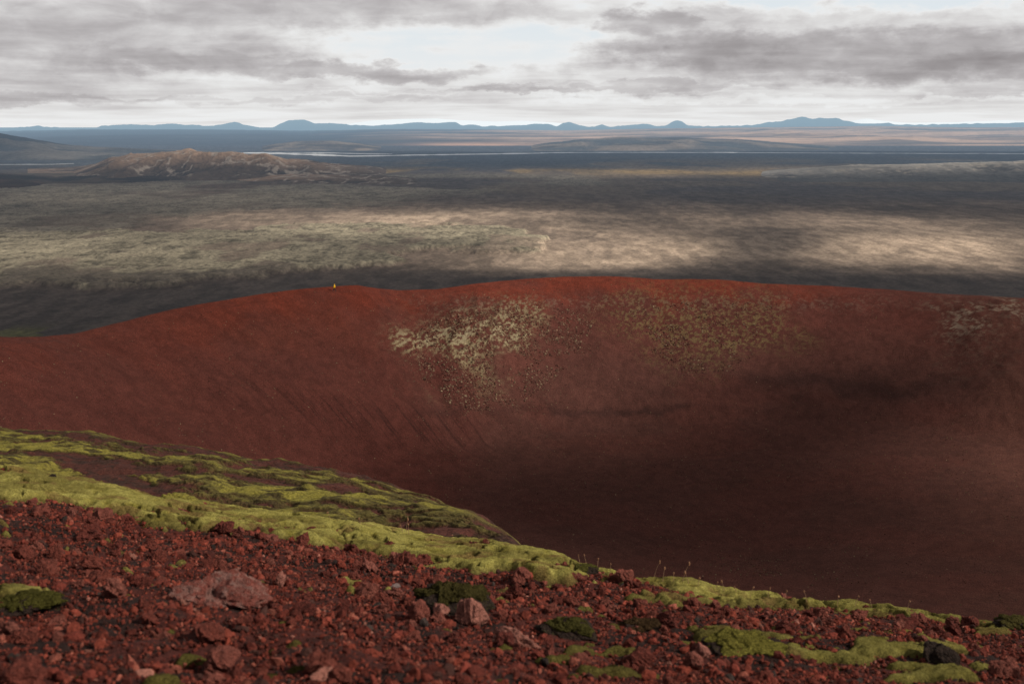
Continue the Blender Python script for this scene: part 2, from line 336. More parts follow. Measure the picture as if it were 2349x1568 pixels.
def chill(px,py,X,Y,g,T):
    C=np.zeros(X.shape+(3,))+np.array([.105,.078,.062])
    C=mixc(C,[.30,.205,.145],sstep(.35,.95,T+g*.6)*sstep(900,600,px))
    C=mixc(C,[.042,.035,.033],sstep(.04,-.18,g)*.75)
    w_=ridged(X/70,Y/120,4,91); rg=.12*np.clip(ell(px,py,470,368,110,12)+ell(px,py,720,405,200,10)+ell(px,py,640,392,180,14)*.7,0,1)
    C=mixc(C,[.42,.36,.31],sstep(.72,.90,w_+rg)*sstep(.05,.25,T)*.65)
    return C
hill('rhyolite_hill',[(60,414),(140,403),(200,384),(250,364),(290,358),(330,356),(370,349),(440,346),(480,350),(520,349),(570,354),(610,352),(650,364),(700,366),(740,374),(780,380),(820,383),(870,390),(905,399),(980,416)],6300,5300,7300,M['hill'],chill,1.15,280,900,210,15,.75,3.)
hill('low_dark_hill',[(-500,398),(-200,404),(0,399),(60,404),(130,410),(200,404),(290,401),(350,403),(400,412),(430,418)],5500,5000,6000,M['hill'],cm([.035,.028,.026],[.085,.062,.048]),.5,150,400,80,16,.8,1.5)
hill('low_dark_hill',[(-500,415),(-100,410),(30,412),(90,420),(130,428)],5000,4500,5400,M['hill'],cm([.05,.032,.026],[.11,.07,.05]),.5,150,200,60,26,.8,1.5)
hill('low_dark_hill',[(520,412),(620,403),(700,400),(800,403),(900,404),(950,410),(1040,420)],5400,4900,5800,M['hill'],chill,.7,140,400,90,17,.8,2.5)
def cgrey(px,py,X,Y,g,T):
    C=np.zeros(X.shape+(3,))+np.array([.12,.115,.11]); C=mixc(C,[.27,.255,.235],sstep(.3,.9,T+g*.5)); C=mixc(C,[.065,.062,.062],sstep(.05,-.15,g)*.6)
    return mixc(C,[.40,.35,.29],sstep(.72,.86,ridged(X/80,Y/160,4,95))*sstep(.2,.6,T)*.6)
hill('pale_grey_hill',[(1560,416),(1720,405),(1800,394),(1900,384),(2050,378),(2200,374),(2349,370),(2600,374),(3000,400)],5900,5150,6900,M['hill'],cgrey,.7,260,800,160,18,.75,1.5)
sky1=[(-900,292),(-300,290),(-60,296),(0,296),(40,292),(80,289),(120,291),(150,295),(200,295),(240,289),(300,285),(350,287),(400,284),(440,287),(480,289),(520,283),(542,279),(560,287),(600,293),(625,294),(645,283),(665,276),(690,273),(712,278),(722,283),(760,282),(800,286),(850,288),(900,286),(940,281),(1000,282),(1045,279),(1062,289),(1080,285),(1110,290),(1160,288),(1255,284),(1280,290),(1298,280),(1312,281),(1330,289),(1365,291),(1378,285),(1395,291),(1450,287),(1480,283),(1500,289),(1530,289),(1540,280),(1552,276),(1566,280),(1575,288),(1650,290),(1730,287),(1760,280),(1800,277),(1842,266),(1862,274),(1880,270),(1918,271),(1945,278),(1975,284),(2030,282),(2060,286),(2150,286),(2250,283),(2349,281),(2600,288),(3250,290)]
hill('skyline_mountains',sky1,62000,50000,75000,M['far'],cm([.01,.03,.06],[.04,.07,.10]),.3,3500,1600,50,19,.8,4.2)  # blue base colour carries part of the distance haze
def csnow(px,py,X,Y,g,T): return np.zeros(X.shape+(3,))+np.array([.8,.82,.84])
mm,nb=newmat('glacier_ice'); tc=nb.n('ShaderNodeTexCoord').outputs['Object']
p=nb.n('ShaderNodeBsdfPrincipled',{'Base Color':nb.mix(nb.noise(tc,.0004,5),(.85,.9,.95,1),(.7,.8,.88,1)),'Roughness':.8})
em=nb.n('ShaderNodeEmission',{'Color':(.86,.92,.95,1),'Strength':1.}); oo=nb.n('ShaderNodeOutputMaterial'); nb.t.links.new(nb.n('ShaderNodeMixShader',{0:.85,1:p.outputs[0],2:em.outputs[0]}).outputs[0],oo.inputs[0]); M['ice']=mm  # ice brightness is mostly emission, in place of reflected daylight
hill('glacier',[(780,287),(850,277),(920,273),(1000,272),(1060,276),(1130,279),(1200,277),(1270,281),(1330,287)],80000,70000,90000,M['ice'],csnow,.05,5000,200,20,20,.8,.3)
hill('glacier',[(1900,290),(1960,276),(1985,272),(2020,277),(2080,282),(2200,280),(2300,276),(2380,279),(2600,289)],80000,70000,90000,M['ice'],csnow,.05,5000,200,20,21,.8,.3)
# ------------------------------------------------------------------ crater
CX,CY,ZF=45.,190.,-78.
rim_px=[(-300,770,190),(-120,772,203),(0,772,213),(100,772,222),(180,763,232),(300,735,244),(400,709,255),(500,691,264),(600,675,273),(700,662,280),(760,657,285),(820,653,289),(870,661,294),(920,666,299),(1000,664,304),(1100,650,309),(1200,640,315),(1300,634,320),(1400,634,323),(1500,640,325),(1650,641,328),(1750,650,330),(1900,655,330),(2050,665,328),(2150,673,325),(2349,684,318),(2600,700,306)]
R3=[tuple(float(q) for q in ray(*a)) for a in rim_px]
R3+=[(197,265,-52),(212,200,-46),(196,120,-36),(150,62,-26),(80,34,-19),(25,24,-14),(-30,30,-17),(-75,52,-24),(-104,92,-31),(-116,140,-36)]
R3=np.array(R3); th=np.arctan2(R3[:,1]-CY,R3[:,0]-CX); rr=np.hypot(R3[:,0]-CX,R3[:,1]-CY); od=np.argsort(th); th=th[od];rr=rr[od];rz=R3[od,2]
vis=np.linspace(-0.5,3.75,1600); hid=np.linspace(3.75,2*math.pi-.5,220)[1:-1]
TH=np.concatenate([vis,hid,[vis[0]+2*math.pi]]); tw=(TH+math.pi)%(2*math.pi)-math.pi
def pint(v_): return np.interp(tw,np.concatenate([th-2*math.pi,th,th+2*math.pi]),np.tile(v_,3))
RR=pint(rr); RZ=pint(rz)
rho=np.concatenate([np.linspace(0.001,.35,50)[:-1],np.linspace(.35,1.06,360)[:-1],np.linspace(1.06,2.9,60)])
pro=[(0,0),(.3,.03),(.5,.08),(.62,.165),(.66,.255),(.8,.60),(.92,.87),(.97,.965),(1.0,1.)]
gp=np.interp(rho,[a for a,b in pro],[b for a,b in pro]); k=np.ones(9)/9
gs_=np.convolve(np.pad(gp,4,'edge'),k,'valid'); gp=np.where(rho<.93,gs_,gp)
RH,TT=np.meshgrid(rho,TH,indexing='ij'); RRg=RR[None,:]; 
XX=CX+RH*RRg*np.cos(TT); YY=CY+RH*RRg*np.sin(TT)
Z=ZF+(RZ[None,:]-ZF)*gp[:,None]
outr=np.maximum(RH-1,0)*RRg; Z=Z-np.where(RH>1,.5*(np.sqrt(outr**2+9)-3)+outr*.06,0); Z=np.maximum(Z,-262)
inn=np.clip((1-RH)/.08,0,1)*sstep(.45,.7,RH)
Z=Z+inn*((fbm(XX/30,YY/30,3,101)-.5)*3.0+(fbm(XX/14,YY/14,4,102)-.5)*1.2+(fbm(XX/2.5,YY/2.5,3,103)-.5)*.4)
Z=Z+(fbm(XX/9,YY/9,4,104)-.5)*.4*(RH<1.2)
px,py=proj(XX,YY,Z)
rib=ell(px,py,1100,800,110,110); Z=Z+rib*inn*(5.0+2.4*(ridged(XX/6,YY/6+Z/4,4,125)-.5))
crs=ell(px,py,1000,890,34,130,-.5); Z=Z-crs*np.clip((1-RH)/.08,0,1)*2.6
lfs=ell(px,py,760,930,260,70,.28); Z=Z+lfs*np.clip((1-RH)/.08,0,1)*2.5
but=sstep(2040,2340,px)*(RH<1)*sstep(.55,.8,RH)*(YY>200); Z=Z+but*inn*4*(.6+.8*ridged(XX/16,YY/16,4,105))
px,py=proj(XX,YY,Z)
up=YY>60
wxp=px+(fbm(XX/12,YY/12,5,106)-.5)*260; wyp=py+(fbm(XX/12,YY/12,5,107)-.5)*100
C=np.zeros(XX.shape+(3,))+np.array([.092,.028,.0215])
C=mixc(C,[.145,.030,.017],sstep(.86,.985,RH+(fbm(XX/10,YY/10,4,109)-.5)*.2)*sstep(2050,1750,px)*(.3+.7*sstep(250,650,px)))
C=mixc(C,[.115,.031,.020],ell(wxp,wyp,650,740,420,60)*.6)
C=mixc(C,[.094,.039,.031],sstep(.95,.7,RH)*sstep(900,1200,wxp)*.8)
C=mixc(C,[.038,.017,.015],np.clip(ell(wxp,wyp,1450,940,420,10)*.6+ell(wxp,wyp,1900,885,300,26)*.75,0,1))  # shadow along the far wall's foot painted dark into the scoria
C=mixc(C,[.100,.040,.029],sstep(2060,2400,wxp)*.6)
al=(TT*RRg); bn=RH*RRg
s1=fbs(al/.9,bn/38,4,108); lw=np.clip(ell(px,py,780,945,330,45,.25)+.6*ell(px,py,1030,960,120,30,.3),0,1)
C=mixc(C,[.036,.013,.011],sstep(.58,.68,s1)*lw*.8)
s2=fbs(al/3.5,bn/60,4,118); C=mixc(C,[.060,.020,.017],sstep(.5,.62,s2)*sstep(.55,.72,RH)*sstep(1250,850,px)*.15)
C=mixc(C,[.118,.036,.027],sstep(.5,.68,fbm(XX/26,YY/14,5,119))*.3)
gr=fbm(XX/1.6,YY/1.6,4,121,.65); C=C*(.88+.24*sstep(.3,.7,gr))[...,None]
lo=[(940,740),(1010,730),(1120,705),(1200,672),(1270,690),(1225,725),(1185,765),(1175,815),(1190,870),(1130,900),(1060,905),(990,845),(945,790)]
lo2=[(1450,700),(1600,670),(1780,690),(1770,760),(1690,820),(1560,820),(1480,770)]
d1=sstep(-30,50,polysd(wxp,wyp,lo)); d2=sstep(-60,50,polysd(wxp,wyp,lo2))
u1=(XX*.80+YY*.10); w_1=(Z*1.4-XX*.30)
lam=fbm(u1/2.4,w_1/.9,5,110,.65); lam2=fbm(XX/.7,Z/.55+YY/3,4,111,.68)
low=sstep(900,800,py)
C=mixc(C,[.150,.108,.060],d1*sstep(.43,.54,lam*.3+lam2*.7)*up*(.5+.5*low))
C=mixc(C,[.25,.20,.115],d1*sstep(.52,.58,lam*.35+lam2*.65)*up*(.35+.6*low))
C=mixc(C,[.31,.26,.165],ell(wxp,wyp,1070,760,110,45)*sstep(.50,.58,lam*.6+lam2*.4)*up*.8)
C=mixc(C,[.17,.125,.055],d2*sstep(.50,.58,lam2*.8+lam*.2)*up*.7)
d3=sstep(1200,1000,abs(px-1500)*2)*sstep(660,700,py)*sstep(730,690,py); C=mixc(C,[.16,.10,.075],d3*sstep(.58,.64,lam2)*.55)
wx4=px+(fbm(XX/7,Z/4,4,126)-.5)*200; wy4=py+(fbm(XX/7+9,Z/4,4,127)-.5)*70
d4=np.clip(ell(wx4,wy4,2290,703,120,20)*1.3+ell(wx4,wy4,2190,735,45,36,.3)*1.1+.15*ell(wx4,wy4,2240,800,110,70),0,1)*up
C=mixc(C,[.23,.18,.135],d4*sstep(.51,.60,lam2*.7+lam*.3)*.8)
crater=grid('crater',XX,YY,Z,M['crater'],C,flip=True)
cV=np.stack([XX,YY,Z],-1).reshape(-1,3); cpx=px.ravel(); cpy=py.ravel(); cRH=RH.ravel(); cd4=d4.ravel()
# ------------------------------------------------------------------ foreground slope function
RID=[(-600,1050),(0,1086),(130,1096),(230,1114),(330,1138),(450,1154),(560,1170),(700,1192),(800,1207),(900,1233),(1000,1251),(1100,1262),(1190,1266),(1280,1274),(1350,1300),(1450,1322),(1600,1356),(1750,1380),(1900,1392),(2050,1408),(2200,1422),(2349,1432),(2900,1470)]
kx=np.linspace(-600,2900,400); ky=itp(kx,RID); ky=np.convolve(np.pad(ky,4,'edge'),np.ones(9)/9,'valid')
def fg(x,y,full=True):
    x=np.asarray(x,float); y=np.asarray(y,float)
    a=np.clip(x/np.maximum(y,1.2),-.72,.72); p_=1174.5+F*.945*a
    Dr=np.interp(p_,[-600,0,1190,2349,2900],[11,10,8,6.3,5.7]); yr=np.interp(p_,kx,ky)
    Yc=(784-yr)/F; zr=(-SP+Yc*CP)/(CP+Yc*SP)*Dr
    Db=np.interp(p_,[-600,0,1190,2349,2900],[2.5,2.74,3.3,4.2,4.5]); Yb=(784-1568)/F; zb=(-SP+Yb*CP)/(CP+Yb*SP)*Db
    z=zb+(zr-zb)*(y-Db)/(Dr-Db); t=y-Dr
    z=z-.62*(np.sqrt(t*t+.25)+t)/2+.10
    if full:
        z=z+(fbm(x/.9,y/.9,3,201)-.5)*.12*sstep(1.5,-1.5,t)+(fbm(x/.9,y/.9,3,201)-.5)*.05+(fbm(x/.22,y/.22,3,202)-.5)*.05
    return z,t,p_
gx=np.arange(-9,8.01,.02); gy=np.arange(-1.5,14.5,.02)
XX,YY=np.meshgrid(gx,gy); Z0,T0,P0=fg(XX,YY); Z=Z0+(fbm(XX/.06,YY/.06,2,203)-.5)*.025
C=np.zeros(XX.shape+(3,))+np.array([.070,.019,.015]); C=mixc(C,[.028,.014,.012],sstep(.5,.6,fbm(XX/.15,YY/.15,3,204)))
near_o=grid('near_slope',XX,YY,Z,M['fore'],C)
# moss
MP=[(-600,900),(2900,900),(2900,1490),(2349,1450),(2200,1436),(2000,1416),(1850,1404),(1700,1392),(1600,1376),(1500,1348),(1400,1324),(1340,1320),(1320,1350),(1250,1342),(1190,1308),(1100,1316),(960,1304),(900,1288),(800,1266),(700,1252),(600,1228),(480,1224),(330,1208),(250,1180),(150,1160),(0,1150),(-600,1137)]
def mossmask(x,y,z,t):
    px,py=proj(x,y,z); n=fbm(x/.35,y/.35,5,301)-.5; n2=fbm(x/.12,y/.12,4,311)-.5; wpx=px+n*170; wpy=py+n*44+n2*26
    s=polysd(wpx,wpy,MP)
    m=sstep(-6,14,s)
    m=np.where(t>.25,np.maximum(m,sstep(2.4,1.4,t)),m)
    hole=0
    for e_ in [(1325,1312,40,8),(700,1222,90,6),(560,1208,60,5),(2150,1432,60,6),(200,1188,60,8),(1000,1294,60,5),(1850,1400,70,5),(390,1196,50,5),(860,1270,60,5)]: hole=hole+1.15*ell(wpx,wpy,*e_)
    m=m*np.clip(1-hole,0,1)*np.where(t<.1,sstep(-.02,.07,n2+.17),1)
    for e_ in [(50,1372,100,14,.9),(1310,1440,60,12,1.),(1400,1500,100,18,.95),(1700,1462,130,16,1.15),(1960,1495,190,26,1.2),(2080,1545,170,20,1.1),(1150,1490,60,12,1.),(2270,1450,90,8,1.1),(430,1520,40,12,.8),(1560,1385,120,8,.8),(1300,1520,60,16,.8),(1420,1552,80,14,.8),(350,1560,80,14,.7)]:
        m=np.maximum(m,sstep(.36,.85,e_[4]*ell(wpx,wpy,*e_[:4])+n2*1.9)*.8)
    return m,px,py
gx=np.arange(-8,6.01,.0125); gy=np.arange(2.2,12.5,.0125)
XX,YY=np.meshgrid(gx,gy); Z0,T0,P0=fg(XX,YY); mk,px,py=mossmask(XX,YY,Z0,T0)
cu=np.sqrt(np.clip(1-worley(XX/.15+fbm(XX/.1,YY/.1,2,9)*.5,YY/.15,302)**2,0,1)); cu2=np.sqrt(np.clip(1-worley(XX/.045,YY/.045,303)**2,0,1)); cu3=fbm(XX/.025,YY/.025,2,304)
lowp=sstep(1380,1430,py)
Z=Z0-.018+mk*(.028-.004*lowp+(.026-.014*lowp)*cu+.009*cu2+.012*cu3+.04*(1-.7*lowp)*(fbm(XX/.4,YY/.4,3,305)-.4))
C=np.zeros(XX.shape+(3,))+np.array([.215,.185,.038])
C=mixc(C,[.35,.315,.09],sstep(.5,.95,cu*.5+cu2*.2+cu3*.35)); C=mixc(C,[.08,.064,.018],sstep(.62,.3,cu)*.75)
C=mixc(C,[.125,.10,.030],sstep(.48,.62,fbm(XX/.5,YY/.35,4,309))*.55)
C=mixc(C,[.16,.085,.040],sstep(.57,.69,fbm(XX/.2,YY/.2,4,306))*.6); C=mixc(C,[.06,.035,.018],sstep(.8,.25,mk)*.7)
near=sstep(1350,1440,py)*1.; C=mixc(C,[.075,.062,.018],near*(.5+.35*sstep(1600,1400,px)))
n_,m_=XX.shape; idx=np.arange(n_*m_).reshape(n_,m_); q=np.stack([idx[:-1,:-1],idx[:-1,1:],idx[1:,1:],idx[1:,:-1]],-1).reshape(-1,4)
keep=(mk.ravel()[q].max(1)>.02); q=q[keep]; used=np.unique(q); re=np.zeros(n_*m_,np.int64); re[used]=np.arange(len(used))
o=mesh_np('moss',np.stack([XX,YY,Z],-1).reshape(-1,3)[used],re[q],M['moss'],C.reshape(-1,3)[used]); setp(o,'yellow-green moss carpet along the edge of the near slope','moss',kind='stuff')
# ------------------------------------------------------------------ mossy spur below the near edge
cres=[(-600,955,78),(-300,965,70),(0,980,60),(150,990,56),(300,1006,52),(450,1026,48),(600,1048,45),(750,1072,41),(900,1104,38),(1000,1138,35),(1080,1175,32.5),(1150,1225,30),(1200,1275,28),(1300,1390,25),(1500,1560,22)]
P_=np.linspace(-600,1500,1300); cy=np.convolve(np.pad(itp(P_,cres),8,'edge'),np.ones(17)/17,'valid'); cd=itp(P_,cres,2)
yr=np.interp(P_,kx,ky); Dr=np.interp(P_,[-600,0,1190,2349],[11,10,8,6.3])
_,_,zr=ray(P_,yr,Dr)
r0=(Dr+1.6,zr-1.3-.3*1.6)
D1=cd*.64; py1=np.maximum(yr+14,cy+30); _,_,z1=ray(P_,py1,D1)
_,_,z2=ray(P_,cy,cd)
keys=[r0,(D1*.6+Dr*.4,(z1*.6+zr*.4)-1.6),(D1,z1),(cd*.84,z1*.42+z2*.58+.15),(cd,z2),(cd+3,z2-1.5),(cd+10,z2-6.6),(cd+50,z2-33),(cd+80,z2-52)]
s0=np.array([0,.08,.2,.6,.83,.86,.9,.96,1.]); tt=np.linspace(0,1,420)
KD=np.stack([np.broadcast_to(k_[0],P_.shape) for k_ in keys]); KZ=np.stack([k_[1] for k_ in keys])
def lp(K):
    o_=np.stack([np.interp(tt,s0,K[:,j]) for j in range(K.shape[1])],1)
    kk=np.ones(13)/13; return np.stack([np.convolve(np.pad(o_[:,j],6,'edge'),kk,'valid') for j in range(o_.shape[1])],1)
Yg=lp(KD); Zg=lp(KZ); PXg=np.broadcast_to(P_,Yg.shape); Xg=(PXg-1174.5)/F*(Yg*CP-Zg*SP)
Zg=Zg+(fbm(Xg/4,Yg/4,4,401)-.5)*.6+(fbm(Xg/.8,Yg/.8,3,402)-.5)*.26
px,py=proj(Xg,Yg,Zg)
dX,dY=.80,-.60
al=Xg*dX+Yg*dY; ac=-Xg*dY+Yg*dX
st=fbs(al/14,ac/1.4,4,403); fi=fbm(al/1.2,ac/.4,5,404,.62)
C=np.zeros(Xg.shape+(3,))+np.array([.080,.028,.021]); C=mixc(C,[.040,.022,.016],sstep(.46,.58,fi)*.8)
gapm=np.clip(1.25*ell(px,py,290,1112,160,22,.42),0,1)
dcr=py-np.interp(px,P_,cy)
thr=st*.55+fi*.45+.02*sstep(300,0,px)-.35*gapm-.03*sstep(30,6,dcr)+.02*sstep(700,1000,px)
mm_=sstep(.40,.50,thr)
mm_=mm_*(1-sstep(20,2,dcr)*.5)
C=mixc(C,[.098,.080,.024],mm_*.95); C=mixc(C,[.235,.205,.040],mm_*sstep(.485,.60,fi*.45+st*.55)*.95*(1-.35*sstep(700,1100,px)))
C=mixc(C,[.048,.036,.014],mm_*sstep(.50,.40,fi)*.75)
Zg=Zg+mm_*.10*(.5+fi)
grid('mossy_spur',Xg,Yg,Zg,M['spur'],C)
# ------------------------------------------------------------------ stones
def ico(sub):
    bm=bmesh.new(); bmesh.ops.create_icosphere(bm,subdivisions=sub,radius=1); v_=np.array([v.co[:] for v in bm.verts]); f_=np.array([[v.index for v in f.verts] for f in bm.faces]); bm.free(); return v_,f_
def stone(sub,seed,rough_=.12,cuts=12,flatz=.8):
    r_=np.random.default_rng(seed); v_,f_=ico(sub); 
    for _ in range(cuts):
        n=r_.normal(size=3); n/=np.linalg.norm(n); o_=r_.uniform(.5,.9); d=v_@n; v_=v_-np.where(d>o_,(d-o_)*.92,0)[:,None]*n
    if sub>1:
        nn=v_/np.linalg.norm(v_,axis=1,keepdims=True)
        a_=fbm(v_[:,0]*2.2+v_[:,2]*1.3+seed,v_[:,1]*2.2-v_[:,2]*1.7,4,seed)-.5; b_=fbm(v_[:,0]*7+v_[:,2]*5,v_[:,1]*7-v_[:,2]*6,3,seed+3)-.5
        v_=v_+nn*(a_*rough_*3+b_*rough_*1.3)[:,None]
    else: v_=v_*r_.uniform(.7,1.2,size=(len(v_),1))
    v_=v_*np.array([r_.uniform(.85,1.3),r_.uniform(.7,1.05),flatz*r_.uniform(.7,1.1)])
    return v_,f_
def rotm(r_,n):
    q=r_.normal(size=(n,4)); q/=np.linalg.norm(q,axis=1,keepdims=True); w_,x,y,z=q.T
    return np.stack([1-2*(y*y+z*z),2*(x*y-z*w_),2*(x*z+y*w_),2*(x*y+z*w_),1-2*(x*x+z*z),2*(y*z-x*w_),2*(x*z-y*w_),2*(y*z+x*w_),1-2*(x*x+y*y)],-1).reshape(n,3,3)
def scatter(name,pos,size,cols,temps,mat,smooth=False):
    n=len(pos); Rm=rotm(RNG,n); ch=RNG.integers(0,len(temps),n); Vl=[];Fl=[];Cl=[];off=0
    for k_,(tv,tf) in enumerate(temps):
        s_=np.where(ch==k_)[0]
        if len(s_)==0: continue
        V=np.einsum('nij,vj->nvi',Rm[s_],tv)*size[s_][:,None,None]+pos[s_][:,None,:]
        Vl.append(V.reshape(-1,3)); Fl.append((tf[None]+(np.arange(len(s_))*len(tv))[:,None,None]+off).reshape(-1,3)); Cl.append(np.repeat(cols[s_],len(tv),0)); off+=len(s_)*len(tv)
    return mesh_np(name,np.concatenate(Vl),np.concatenate(Fl),mat,np.concatenate(Cl),smooth)
pal=np.array([[.135,.029,.020],[.18,.040,.026],[.105,.025,.018],[.23,.070,.048],[.050,.021,.017],[.16,.034,.021],[.29,.12,.09],[.035,.025,.022]])
pw=np.array([.24,.20,.20,.10,.125,.10,.010,.025])
def fgsample(n,keepmoss=.03):
    y=RNG.uniform(1.6,9.5,n*2); x=RNG.uniform(-.62,.62,n*2)*y; acc=RNG.uniform(0,9.5,n*2)<y; x=x[acc];y=y[acc]
    z,t,_=fg(x,y); mk,px,py=mossmask(x,y,z,t); k_=((RNG.random(len(x))<np.clip(1-mk*1.5,0,1))|(RNG.random(len(x))<keepmoss))&(t<.6)
    return x[k_],y[k_],z[k_]
t1=[stone(1,s_) for s_ in range(12)]; t2=[stone(2,50+s_,.24,8) for s_ in range(24)]
x,y,z=fgsample(120000,.004); s_=RNG.uniform(.004,.0105,len(x)); c=pal[RNG.choice(8,len(x),p=pw)]*RNG.uniform(.5,1.3,(len(x),1))
o=scatter('scoria_gravel',np.stack([x,y,z+s_*.5],-1),s_,c,t1,M['stones']); setp(o,'loose red and dark scoria gravel covering the near slope','gravel',kind='stuff')
x,y,z=fgsample(14000,.012); s_=.008+.018*RNG.random(len(x))**2.8; c=pal[RNG.choice(8,len(x),p=pw)]*RNG.uniform(.6,1.3,(len(x),1))
o=scatter('scoria_stones',np.stack([x,y,z+s_*.35],-1),s_,c,t2,M['stones']); setp(o,'small red scoria stones strewn thickly over the near slope','stones',kind='stuff')
bases=[]
for k_ in range(14):
    v_,f_=stone(4,200+k_,.28,10); o=mesh_np('scoria_rock',v_,f_,M['rock'],None,False); bases.append(o.data); bpy.data.objects.remove(o)
def rock(me,loc,s_,label,group):
    o=bpy.data.objects.new('scoria_rock',me); COL.objects.link(o); o.location=loc; o.scale=(s_,s_,s_); o.rotation_euler=(random.uniform(-.5,.5),random.uniform(-.5,.5),random.uniform(0,6.28)); setp(o,label,'rock',group); return o
x,y,z=fgsample(3000,.0); px,py=proj(x,y,z+.02); k_=(px>0)&(px<2340)&(py<1560); x=x[k_][:285];y=y[k_][:285];z=z[k_][:285]
for i in range(len(x)):
    s_=(.022+.030*random.random()**2.4)*(.72+.09*y[i])
    rock(bases[i%14],(x[i],y[i],z[i]+s_*.5),s_,'angular red scoria stone lying loose on the near slope','loose red scoria stones on the near slope')
def solve(px,py):
    D=np.arange(1.5,14,.005); X,Y,Zr=ray(px,py,D); zf,_,_=fg(X,Y); k_=np.argmax(Zr<zf); return float(X[k_]),float(Y[k_]),float(zf[k_])
def special(px,py,wpx,mat,seed,label,name='scoria_rock',sc=(1,1,.8),lift=.3,rot=None,rough_=.16,cuts=14):
    X,Y,Zz=solve(px,py); s_=wpx/2/F*Y/CP*1.05; v_,f_=stone(5,seed,rough_,cuts,1.)
    o=mesh_np(name,v_,f_,mat,None,False); o.location=(X,Y,Zz+s_*lift*sc[2]); o.scale=(s_*sc[0],s_*sc[1],s_*sc[2]); o.rotation_euler=rot or (0,0,seed); setp(o,label,'rock')
special(1085,1432,86,M['pinkrock'],501,'pale pink angular scoria block in front of the dark mossy boulder',sc=(1,.8,.95),lift=.6,rot=(.3,.45,.2))
special(1012,1412,50,M['pinkrock'],502,'small dull pink rock touching the left foot of the dark mossy boulder',lift=.6)
special(505,1385,205,M['palerock'],503,'large rounded rock with pale pinkish lichen crust at lower left',sc=(1,.9,.62),lift=.25,rough_=.28,cuts=6)
special(512,1540,105,M['rock'],504,'rounded dark red rock low in the left foreground',sc=(1,.9,.9),lift=.6)
special(1185,1478,100,M['pinkrock'],505,'blurred pinkish rock left of the small black mossy mounds',sc=(1,.8,.6),lift=.3,rough_=.22)
special(905,1352,28,M['greyrock'],506,'small light grey pebble lying alone among red stones',lift=.6)
special(645,1344,36,M['pinkrock'],507,'small upright pinkish stone in the middle left of the scree',sc=(.8,.8,1.2),lift=.7)
special(2150,1520,95,M['darkrock'],508,'dark brown rock beside the moss mound at lower right',sc=(1,.9,.8))
special(1610,1510,46,M['pinkrock'],509,'pinkish pointed stone standing against the lower right moss mound',sc=(.8,.8,1.2),lift=.6)
special(1195,1334,56,M['rock'],510,'red rock embedded in the moss band below the ridge edge',sc=(1,.8,.8),lift=.5)
special(122,1110,34,M['darkrock'],511,'small dark rock poking out of the moss at far left',name='lava_rock',lift=.9)
special(60,1570,120,M['rock'],512,'big dull red rock at the bottom left corner',lift=.4)
special(740,1562,70,M['pinkrock'],513,'orange-pink flat stone at the bottom edge left of centre',sc=(1,.8,.6),lift=.6)
def mossy(px,py,wpx,seed,label,sc,capc,lift=.3):
    e=bpy.data.objects.new('mossy_boulder',None); COL.objects.link(e); X,Y,Zz=solve(px,py); s_=wpx/2/F*Y/CP; e.location=(X,Y,Zz); setp(e,label,'boulder')
    v_,f_=stone(5,seed,.24,6,1.); b_=mesh_np('rock_body',v_*s_*np.array(sc)+np.array([0,0,s_*lift*sc[2]]),f_,M['darkrock'],None,False,e)
    v2,f2=ico(6); nn=v2.copy(); sel=fbm(nn[:,0]*2.5+seed,nn[:,1]*2.5,4,seed)-.5
    kd=KDTree(len(v_)); vb=v_/np.linalg.norm(v_,axis=1,keepdims=True)
    for i,p_ in enumerate(vb): kd.insert(p_,i)
    kd.balance(); rad=np.array([np.linalg.norm(v_[kd.find(p_)[1]]) for p_ in nn])
    cov=sstep(.40,.62,nn[:,2]+sel*1.8); wv=np.sqrt(np.clip(1-worley(nn[:,0]*7,nn[:,1]*7,seed)**2,0,1)); fz=fbm(nn[:,0]*30,nn[:,1]*30+nn[:,2]*20,2,seed)
    v3=nn*(rad*(.97)+cov*(.05+.05*wv+.06*fz)-.05*(1-cov))[:,None]
    kf=cov[f2].max(1)>.05; f3=f2[kf]; us=np.unique(f3); re=np.zeros(len(v3),int); re[us]=np.arange(len(us))
    cc=np.array(capc)*(.4+.8*wv[:,None]*fz[:,None]*1.6)
    mesh_np('moss_cap',(v3*s_*np.array(sc)+np.array([0,0,s_*lift*sc[2]]))[us],re[f3],M['moss'],cc[us],True,e)
mossy(1040,1405,190,601,'dark arched boulder with a thin dull moss cap in the centre foreground',(1,.8,.66),(.05,.042,.014),.4)
mossy(1305,1458,150,602,'small black mound with a thin moss skin right of the centre boulder',(1,.8,.4),(.06,.055,.016))
mossy(1335,1312,60,603,'small black rock standing in for the dark hole under the moss lip on the ridge edge',(1,.8,.5),(.08,.075,.02))  # dark lump put in where the moss edge only has a shaded hole
mossy(1690,1500,230,604,'broad lumpy mound topped with green moss at lower right',(1,.75,.42),(.15,.135,.03))
mossy(60,1400,170,605,'blurred dark mossy mound at the left edge of the picture',(1,.8,.35),(.07,.065,.016))
mossy(2325,1440,90,606,'small dark mossy boulder on the ridge at the right edge',(1,.8,.5),(.07,.06,.02))
mossy(1480,1450,110,607,'reddish black mossy mound between the two green ones',(1,.8,.5),(.05,.03,.015))
